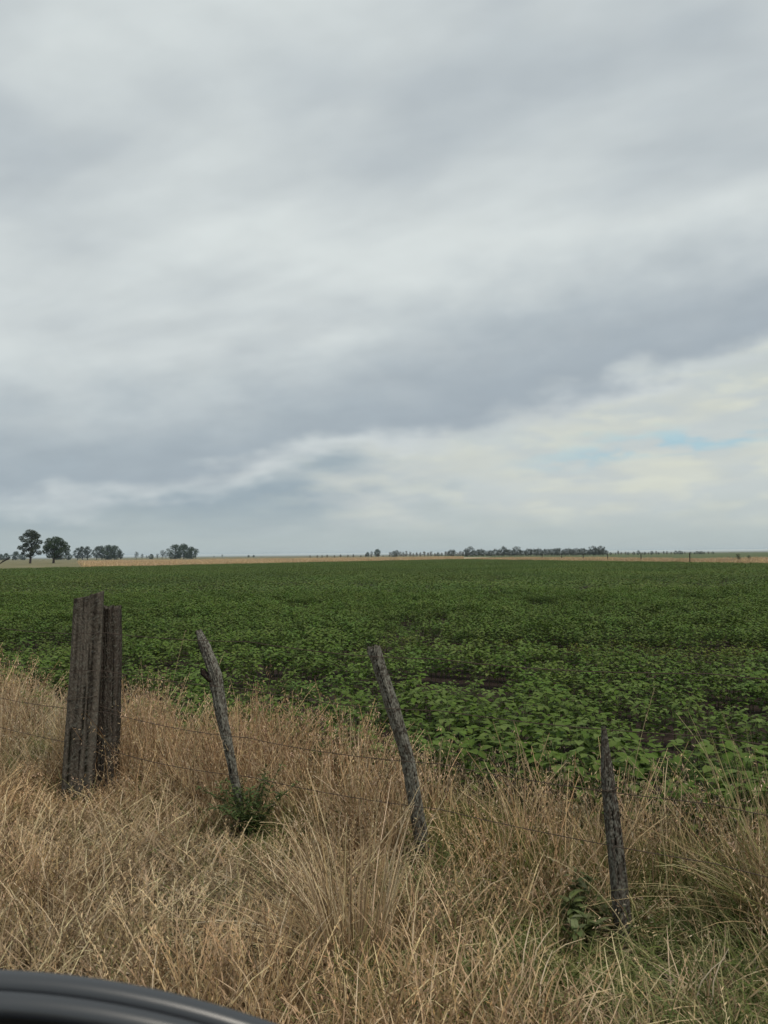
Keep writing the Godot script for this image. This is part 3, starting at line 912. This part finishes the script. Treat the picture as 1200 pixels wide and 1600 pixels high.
func build_trees() -> void:
	var lm := plant_material("tree_leaf", 0.7, 0.3, 0.2)
	var bm := plant_material("tree_bark", 0.9, 0.2, 0.0)
	var euc := [Color(0.042, 0.056, 0.028), Color(0.052, 0.062, 0.032), Color(0.034, 0.046, 0.024)]
	var oak := [Color(0.036, 0.060, 0.022), Color(0.028, 0.048, 0.018), Color(0.044, 0.064, 0.026)]
	var far := [Color(0.040, 0.056, 0.032), Color(0.032, 0.046, 0.026)]
	# the tall open eucalypt and its broad neighbour, left (metres from the trunk foot)
	var a := [[-0.2, 10.0, 0, 1.3], [1.2, 9.7, 0.6, 1.1], [-1.7, 9.3, -0.5, 0.9], [2.3, 9.0, 0.2, 0.9], [0.4, 8.8, -1.2, 1.2], [-3.0, 8.4, 0.2, 0.75], [-2.0, 7.6, 1.0, 0.7], [1.8, 7.6, 0.9, 1.0], [0.0, 7.4, 1.2, 1.0], [2.8, 7.0, -0.6, 0.8], [-3.2, 5.2, 0.4, 0.8], [-2.2, 5.9, -0.9, 0.8], [-1.1, 6.0, 0.6, 0.9], [1.0, 6.0, -0.4, 1.0], [2.3, 5.4, 0.5, 0.95], [-1.7, 4.4, 0.3, 0.75], [-0.4, 4.6, -0.9, 0.85], [1.3, 4.2, 0.9, 0.9], [-2.6, 3.4, -0.3, 0.55], [0.6, 3.0, 0.4, 0.8], [2.6, 3.5, -0.5, 0.8], [-0.6, 2.6, 0.3, 0.55]]
	for e in a: e[3] *= 1.22
	place_tree("tree", tree_meshes(11.2, a, 9000, 0.36, euc, 0.34, lm, bm), -116.5, -255.0, 0.0, 1.0, "tallest tree, open eucalypt crown, at the far left edge of the field", "trees along the horizon")
	var b := [[0.6, 7.6, 0, 1.3], [2.0, 7.2, 0.7, 1.3], [-1.7, 7.6, -0.3, 0.85], [-1.9, 6.6, 0.4, 0.9], [3.0, 6.2, -0.4, 1.2], [0.4, 6.0, 1.2, 1.6], [1.6, 5.4, -1.2, 1.6], [-1.0, 5.2, 0.5, 1.4], [-2.5, 5.2, -0.2, 1.0], [4.4, 5.2, 0.2, 0.9], [4.6, 4.0, 0.3, 0.8], [3.0, 4.2, 0.8, 1.2], [-2.2, 3.8, 0.8, 1.0], [0.0, 3.8, -0.7, 1.3], [1.6, 3.5, 0.7, 1.0], [-1.2, 2.5, 0.3, 0.9], [0.5, 2.3, 0.2, 0.8], [1.6, 2.0, -0.3, 0.6], [4.2, 3.0, 0.0, 0.5]]
	for e in b: e[3] *= 1.18
	place_tree("tree", tree_meshes(9.2, b, 10000, 0.36, oak, 0.36, lm, bm), -108.0, -253.0, 0.0, 1.0, "broad dark round tree right beside the tallest tree", "trees along the horizon")
	# a fallen limb leaning left of them
	var fb := Builder.new()
	fb.tube(PackedVector3Array([Vector3(-1.9, -0.1, 0), Vector3(-0.6, 0.8, 0.1), Vector3(0.8, 1.6, 0.0), Vector3(1.7, 2.2, 0.2)]), PackedFloat32Array([0.12, 0.24, 0.3, 0.1]), 6, Color(0.03, 0.026, 0.022))
	fb.tube(PackedVector3Array([Vector3(0.2, 1.3, 0), Vector3(1.6, 1.5, 0.3)]), PackedFloat32Array([0.16, 0.05]), 5, Color(0.03, 0.026, 0.022))
	tag(top("fallen_branch", fb.mesh(bm), Vector3(-123.3, 0, -252.0)), "dark fallen branch leaning on the ground left of the tallest tree", "branch")
	# tree kinds for the distance
	var tall := []
	for k in 3: tall.append(tree_meshes(10.0, random_blobs(10.0, 6.2, 22, 0.16, 0.105), 2400, 0.5, far, 0.28, lm, bm))
	var dome := []
	for k in 3: dome.append(tree_meshes(10.0, random_blobs(10.0, 10.0, 26, 0.08, 0.165), 3600, 0.6, oak, 0.35, lm, bm))
	var small := []
	for k in 4: small.append(tree_meshes(5.0, random_blobs(5.0, 3.0, 9, 0.30, 0.15), 420, 0.36, far, 0.12, lm, bm))
	var f := 1209.0
	# [picture column the tree was surveyed at, distance, height, kind, label]
	var rows := [
		[2, 720, 6.5, 1, "small bluish tree cut by the left edge of the picture"],
		[10, 735, 7.5, 1, "low bluish tree second from the left edge"],
		[25, 720, 9.0, 1, "low bluish round tree half behind the tallest tree"],
		[36, 730, 7.5, 1, "low bluish tree seen under the tallest tree's crown"],
		[88, 640, 6.5, 1, "low bluish bush-like tree under the broad dark tree's right side"],
		[97, 640, 6.0, 1, "low bluish tree in the gap right of the broad dark tree"],
		[107, 630, 6.5, 1, "low bluish tree below the thin crowns right of the broad dark tree"],
		[121, 600, 10.5, 0, "thin airy tree right of the broad dark tree"],
		[129, 605, 11.5, 0, "second thin airy tree right of the broad dark tree"],
		[137, 600, 11.6, 0, "third thin airy tree in the row right of the broad dark tree"],
		[151, 595, 11.5, 0, "slim tree at the left of the dense clump"],
		[159, 600, 11.8, 0, "slim tree in the left half of the dense clump"],
		[168, 590, 12.2, 1, "dense tree in the middle of the clump"],
		[179, 590, 12.0, 1, "broadest tree at the right end of the dense clump"],
		[188, 592, 8.0, 0, "low leaning tree hanging out from the clump's right end"],
		[213, 610, 6.8, 2, "small upright tree standing first right of the dense clump"],
		[222, 615, 4.8, 2, "small bushy tree second right of the dense clump"],
		[229, 615, 3.4, 2, "very small bush third right of the dense clump"],
		[236, 612, 4.6, 1, "low round bush fourth right of the dense clump"],
		[246, 610, 4.8, 2, "small thin tree just left of the twin crowned tree"],
		[253, 610, 7.8, 2, "twin crowned small tree left of the big round tree"],
		[259, 612, 7.0, 2, "slender small tree close left of the big round tree"],
		[274, 580, 12.2, 1, "big round tree, left half of the isolated clump"],
		[287, 580, 12.4, 1, "big round tree, right half of the isolated clump"],
		[299, 582, 10.0, 1, "rounded tree on the right shoulder of the isolated clump"],
		[306, 585, 8.8, 2, "small open tree at the right end of the isolated clump"],
		[334, 900, 3.0, 2, "tiny bush on the horizon right of the isolated clump"],
		[347, 880, 4.4, 2, "tiny lone tree on the horizon right of the isolated clump"],
		[388, 1100, 3.6, 1, "tiny distant bush left of the horizon's middle"],
		[396, 1100, 3.6, 1, "tiny distant bush, right one of a pair left of the middle"],
		[574, 800, 5.2, 1, "small round tree, left one of the lone pair at the middle"],
		[580, 800, 6.2, 2, "slim tree between the lone pair at the middle"],
		[589, 800, 8.4, 1, "bigger dome shaped tree of the lone pair at the middle"]]
	for k in rows.size():
		var e: Array = rows[k]
		var d: float = e[1]
		var kind: int = e[3]
		var pool: Array = [tall, dome, small][kind]
		var base: float = [10.6, 11.0, 5.4][kind]
		place_tree("tree", pool[k % pool.size()], (e[0] - 600.0) / f * d, -d, k * 1.9, e[2] / base, e[4], "trees along the horizon")
	# the hedgerow on the right: three stretches
	var hedge := []
	var brown := [Color(0.085, 0.065, 0.040), Color(0.060, 0.058, 0.032), Color(0.10, 0.075, 0.045)]
	var deep := [Color(0.034, 0.046, 0.023), Color(0.026, 0.037, 0.018), Color(0.050, 0.054, 0.030)]
	for k in 3: hedge.append(tree_meshes(4.0, random_blobs(4.0, 1.7, 8, 0.25, 0.15), 380, 0.36, brown, 0.10, lm, bm))
	for k in 4: hedge.append(tree_meshes(4.6, random_blobs(4.6, 4.2, 12, 0.16, 0.19), 700, 0.42, deep, 0.12, lm, bm))
	var col := 484.0
	while col < 1160.0:
		var d := 470.0 + r(-8, 8)
		var x := (col - 600.0) / f * d
		if col < 600.0:
			place_tree("hedge_shrub", hedge[rng.randi() % 3], x, -d, r(0, TAU), r(0.42, 0.62), "low brownish shrub in the sparse left end of the far hedgerow", "sparse brown end of the hedgerow", "shrub")
			col += r(7, 12)
		elif col < 722.0:
			place_tree("hedge_tree", hedge[rng.randi() % 4], x, -d, r(0, TAU), r(0.6, 1.0), "thin brownish tree in the gappy stretch of the far hedgerow", "gappy brown stretch of the hedgerow", "tree")
			col += r(3.6, 6.5)
		elif col < 945.0:
			place_tree("hedge_tree", hedge[3 + rng.randi() % 4], x, -d, r(0, TAU), (1.35 if rng.randf() < 0.06 else r(0.8, 1.08)), "dark green tree in the dense stretch of the far hedgerow", "dense dark stretch of the hedgerow", "tree")
			col += r(3.6, 5.4)
		else:
			place_tree("hedge_shrub", hedge[(rng.randi() % 7)], x, -d - 40.0, r(0, TAU), r(0.45, 0.85) * lerpf(1.05, 0.6, (col - 945.0) / 215.0), "thin dark shrub in the broken right end of the far hedgerow", "broken right end of the hedgerow", "shrub")
			col += r(3.5, 9)
	# bushes and posts along the right-hand edge of the field
	for e in [[1152, 116, 1.5, "dark bush in the straw strip at the far right"], [1168, 122, 1.2, "smaller dark bush in the straw strip at the far right edge"], [1136, 135, 1.0, "low dark bush left of the two in the right straw strip"]]:
		var d: float = e[1]
		place_tree("bush", small[rng.randi() % 4], (e[0] - 600.0) / f * d, -d, r(0, TAU), e[2] / 5.4, e[3], "bushes in the straw strip", "shrub")
	var wood := plant_material("old_post", 0.9, 0.2, 0.0)
	var posts := [[1076, 112, "distant fence post, rightmost and nearest, in the straw strip"], [1000, 138, "distant fence post in the straw strip left of the nearest one"], [948, 150, "distant fence post below the dense hedgerow's right end"], [910, 166, "distant fence post below the dense hedgerow's right half"], [876, 184, "distant fence post below the middle of the dense hedgerow"], [846, 200, "farthest distant fence post below the dense hedgerow"]]
	for e in posts:
		var d: float = e[1]
		var pb := Builder.new()
		pb.tube(PackedVector3Array([Vector3(0, -0.1, 0), Vector3(0.02, 0.8, 0), Vector3(0.01, 1.5, 0), Vector3(0.01, 1.53, 0)]), PackedFloat32Array([0.09, 0.085, 0.08, 0.02]), 8, Color(0.045, 0.038, 0.032))
		tag(top("distant_fence_post", pb.mesh(wood), Vector3((e[0] - 600.0) / f * d, 0, -d)), e[2], "fence post", "posts of the far fence")

func build_straw_strips() -> void:
	# tall dry grass along the far edges of the field
	var m := plant_material("far_straw", 0.85, 0.2, 0.25)
	var kinds := []
	for k in 3:
		var b := Builder.new()
		for j in 150:
			var path := blade_path(Vector3(r(-0.9, 0.9), 0, r(-0.9, 0.9)), r(0, TAU), r(0.0, 0.4), r(0.3, 0.7), r(0.1, 0.7), 2)
			b.ribbon(path, Vector3(r(-1, 1), 0, r(-1, 1)).normalized(), 0.032, 0.02, vary(STRAW[[0, 1, 2, 4][rng.randi() % 4]], 0.2))
		kinds.append(b.mesh(m))
	var xf := [[], [], []]
	var cols := [PackedColorArray(), PackedColorArray(), PackedColorArray()]
	var areas := [PackedVector2Array([Vector2(-46, -119.5), Vector2(22, -225), Vector2(40, -400), Vector2(-130, -330)]), PackedVector2Array([Vector2(22.5, -225), Vector2(47, -92), Vector2(60, -30), Vector2(80, -40), Vector2(68, -100), Vector2(42, -250)])]
	var n := FastNoiseLite.new()
	n.seed = 3
	n.frequency = 0.03
	for area in areas:
		var placed := 0
		var lo := Vector2(1e9, 1e9)
		var hi := -lo
		for p in area:
			lo = lo.min(p); hi = hi.max(p)
		while placed < 5200:
			var p := Vector2(r(lo.x, hi.x), r(lo.y, hi.y))
			placed += 1
			if not Geometry2D.is_point_in_polygon(p, area) or not in_view(p, 6.0): continue
			var k := rng.randi() % 3
			var g := n.get_noise_2d(p.x, p.y)
			xf[k].append(Transform3D(Basis(Vector3.UP, r(0, TAU)).scaled(Vector3(1.1, r(0.6, 1.25) * (1.0 + g * 0.4), 1.1)), Vector3(p.x, 0, p.y)))
			var t := 1.0 + g * 0.3
			cols[k].append(Color(t, t * 0.98, t * r(0.9, 1.05)))
	var root := Node3D.new()
	root.name = "straw_strip"
	add_child(root)
	tag(root, "band of tall pale dry grass along the far edges of the crop field", "grass", "", "stuff")
	for k in 3:
		scatter("straw_tufts", root, kinds[k], xf[k], cols[k])

# ---------------------------------------------------------------- the car edge
func build_car() -> void:
	var rubber := StandardMaterial3D.new()
	rubber.resource_name = "black_rubber"
	rubber.albedo_color = Color(0.020, 0.023, 0.028).linear_to_srgb()
	rubber.roughness = 0.34
	rubber.metallic_specular = 0.65
	var panel := StandardMaterial3D.new()
	panel.resource_name = "dark_trim"
	panel.albedo_color = Color(0.016, 0.019, 0.028).linear_to_srgb()
	panel.roughness = 0.6
	# centre line of the edge: almost level on the left, curving down to the right
	var line := PackedVector3Array()
	for k in 61:
		var x := -0.75 + k * 0.0145
		var u := x + 0.33
		line.append(Vector3(x, 1.385 - 0.73 * u * u * (1.0 if u > 0.0 else 0.3), -0.60))
	var o := thing("car_door", Vector3(-0.3, 0.0, -0.6), "blurred curved black car edge in the bottom left corner", "car")
	var sections := {
		"outer_seal": [[Vector2(-0.022, -0.05), Vector2(-0.022, -0.009), Vector2(-0.0195, -0.003), Vector2(-0.013, 0.0), Vector2(-0.006, -0.0012), Vector2(-0.002, -0.005), Vector2(-0.002, -0.012)], rubber],
		"inner_seal": [[Vector2(-0.001, -0.012), Vector2(0.0, -0.0075), Vector2(0.004, -0.0065), Vector2(0.010, -0.009), Vector2(0.0135, -0.014), Vector2(0.013, -0.020), Vector2(0.008, -0.024), Vector2(0.001, -0.026), Vector2(0.001, -0.12)], rubber],
		"door_panel": [[Vector2(0.024, -0.12), Vector2(0.024, -0.042), Vector2(0.027, -0.038), Vector2(0.034, -0.0375), Vector2(0.060, -0.041), Vector2(0.068, -0.050), Vector2(0.070, -0.40)], panel]}
	for called in sections:
		var prof: Array = sections[called][0]
		var st := SurfaceTool.new()
		st.begin(Mesh.PRIMITIVE_TRIANGLES)
		var m := prof.size()
		for k in line.size():
			for q in m:
				st.set_smooth_group(0)
				st.add_vertex(line[k] + Vector3(0, prof[q].y, prof[q].x) - o.position)
		for k in line.size() - 1:
			for q in m - 1:
				var p := k * m + q
				for z in [p, p + 1, p + m, p + 1, p + m + 1, p + m]: st.add_index(z)
		st.generate_normals()
		st.set_material(sections[called][1])
		part(called, st.commit(), o)

# ---------------------------------------------------------------- the scene
func _ready() -> void:
	rng.seed = 20240
	# camera
	var cam := Camera3D.new()
	cam.name = "camera"
	cam.position = Vector3(0, EYE, 0)
	cam.basis = Basis(Vector3.RIGHT, atan(67.0 / 1209.0)) * Basis(Vector3.BACK, -0.0095)
	cam.fov = rad_to_deg(2.0 * atan(800.0 / 1209.0))
	cam.near = 0.05
	cam.far = 9000.0
	var lens := CameraAttributesPhysical.new()
	lens.frustum_focal_length = 6.8
	lens.exposure_aperture = 2.0
	lens.frustum_focus_distance = 7.0
	cam.attributes = lens
	add_child(cam)
	cam.fov = rad_to_deg(2.0 * atan(800.0 / 1209.0))
	cam.current = true
	# sky, air, exposure
	var env := Environment.new()
	env.background_mode = Environment.BG_SKY
	var sky := Sky.new()
	var pano := PanoramaSkyMaterial.new()
	pano.panorama = ImageTexture.create_from_image(sky_image())
	sky.sky_material = pano
	env.sky = sky
	env.tonemap_mode = Environment.TONE_MAPPER_LINEAR
	env.tonemap_exposure = 1.45
	env.background_energy_multiplier = 0.72
	env.fog_enabled = true
	env.fog_density = 0.00014
	env.fog_light_color = Color(0.80, 0.88, 0.95)
	env.sdfgi_enabled = true
	env.ssao_enabled = true
	env.ssil_enabled = true
	var we := WorldEnvironment.new()
	we.name = "environment"
	we.environment = env
	add_child(we)
	# the sun behind thick cloud, high over the right shoulder
	var sun := DirectionalLight3D.new()
	sun.name = "sun"
	sun.light_energy = 0.5
	sun.light_color = Color(1.0, 0.96, 0.9)
	sun.light_angular_distance = 25.0
	sun.shadow_enabled = true
	sun.basis = Basis.looking_at(Vector3(-0.35, -0.85, -0.38).normalized(), Vector3.UP)
	add_child(sun)

	# ground and fields
	var earth_bump := height_texture(0.02, 5, 6)
	var base_mat := ground_material("pasture", noise_texture(0.012, 5, 2, Color(0.10, 0.105, 0.055), Color(0.24, 0.20, 0.115)), 60.0)
	var g := sheet("ground", PackedVector2Array([Vector2(-5000, 300), Vector2(-5000, -6000), Vector2(5000, -6000), Vector2(5000, 300)]), 0.0, base_mat)
	g.position.y = -0.02
	var soil := ground_material("field_soil", noise_texture(0.02, 5, 4, Color(0.020, 0.014, 0.012), Color(0.050, 0.036, 0.030)), 1.4, earth_bump, 3.0)
	sheet("field_soil", FIELD, -0.012, soil)
	var verge := PackedVector2Array()
	for e in [[-40.0, 1.2 - 2.3], [40.0, 1.2 - 2.3], [40.0, 12.0], [-40.0, 12.0]]:
		var p: Vector3 = fence_point(e[0], e[1])
		verge.append(Vector2(p.x, p.z))
	sheet("verge", verge, -0.006, ground_material("verge_earth", noise_texture(0.03, 5, 8, Color(0.030, 0.024, 0.015), Color(0.11, 0.085, 0.050)), 0.9, earth_bump, 2.0))
	var stubble := ground_material("stubble", noise_texture(0.02, 5, 12, Color(0.27, 0.22, 0.145), Color(0.40, 0.33, 0.225)), 25.0)
	sheet("stubble_field", PackedVector2Array([Vector2(-46, -119.5), Vector2(22, -225), Vector2(60, -430), Vector2(-165, -425)]), -0.014, stubble)
	sheet("straw_margin", PackedVector2Array([Vector2(22.5, -225.2), Vector2(46.4, -92), Vector2(70.2, 38), Vector2(92, 38), Vector2(68, -100), Vector2(42, -260)]), -0.010, stubble)
	var green := ground_material("far_pasture", noise_texture(0.012, 5, 17, Color(0.060, 0.085, 0.035), Color(0.12, 0.135, 0.060)), 80.0)
	sheet("green_field", PackedVector2Array([Vector2(42.5, -261), Vector2(68.5, -100), Vector2(92.5, 38), Vector2(600, 38), Vector2(900, -1400), Vector2(70, -1400)]), -0.016, green)
	build_crop()
	build_straw_strips()
	build_trees()
	build_fence()
	build_grass()
	weed(Vector3(-0.80, 0, -4.70), 0.50, 1.8, 20, 0.055, "dark green feathery weed at the foot of the thin crooked stake", [Color(0.060, 0.090, 0.024), Color(0.080, 0.11, 0.032), Color(0.046, 0.072, 0.021)], 0.13, 40)
	weed(Vector3(0.86, 0, -3.50), 0.28, 2.2, 12, 0.075, "leafy green weed at the left foot of the split stake", [Color(0.095, 0.12, 0.042), Color(0.075, 0.10, 0.034), Color(0.125, 0.14, 0.065)], 0.2, 20)
	build_car()
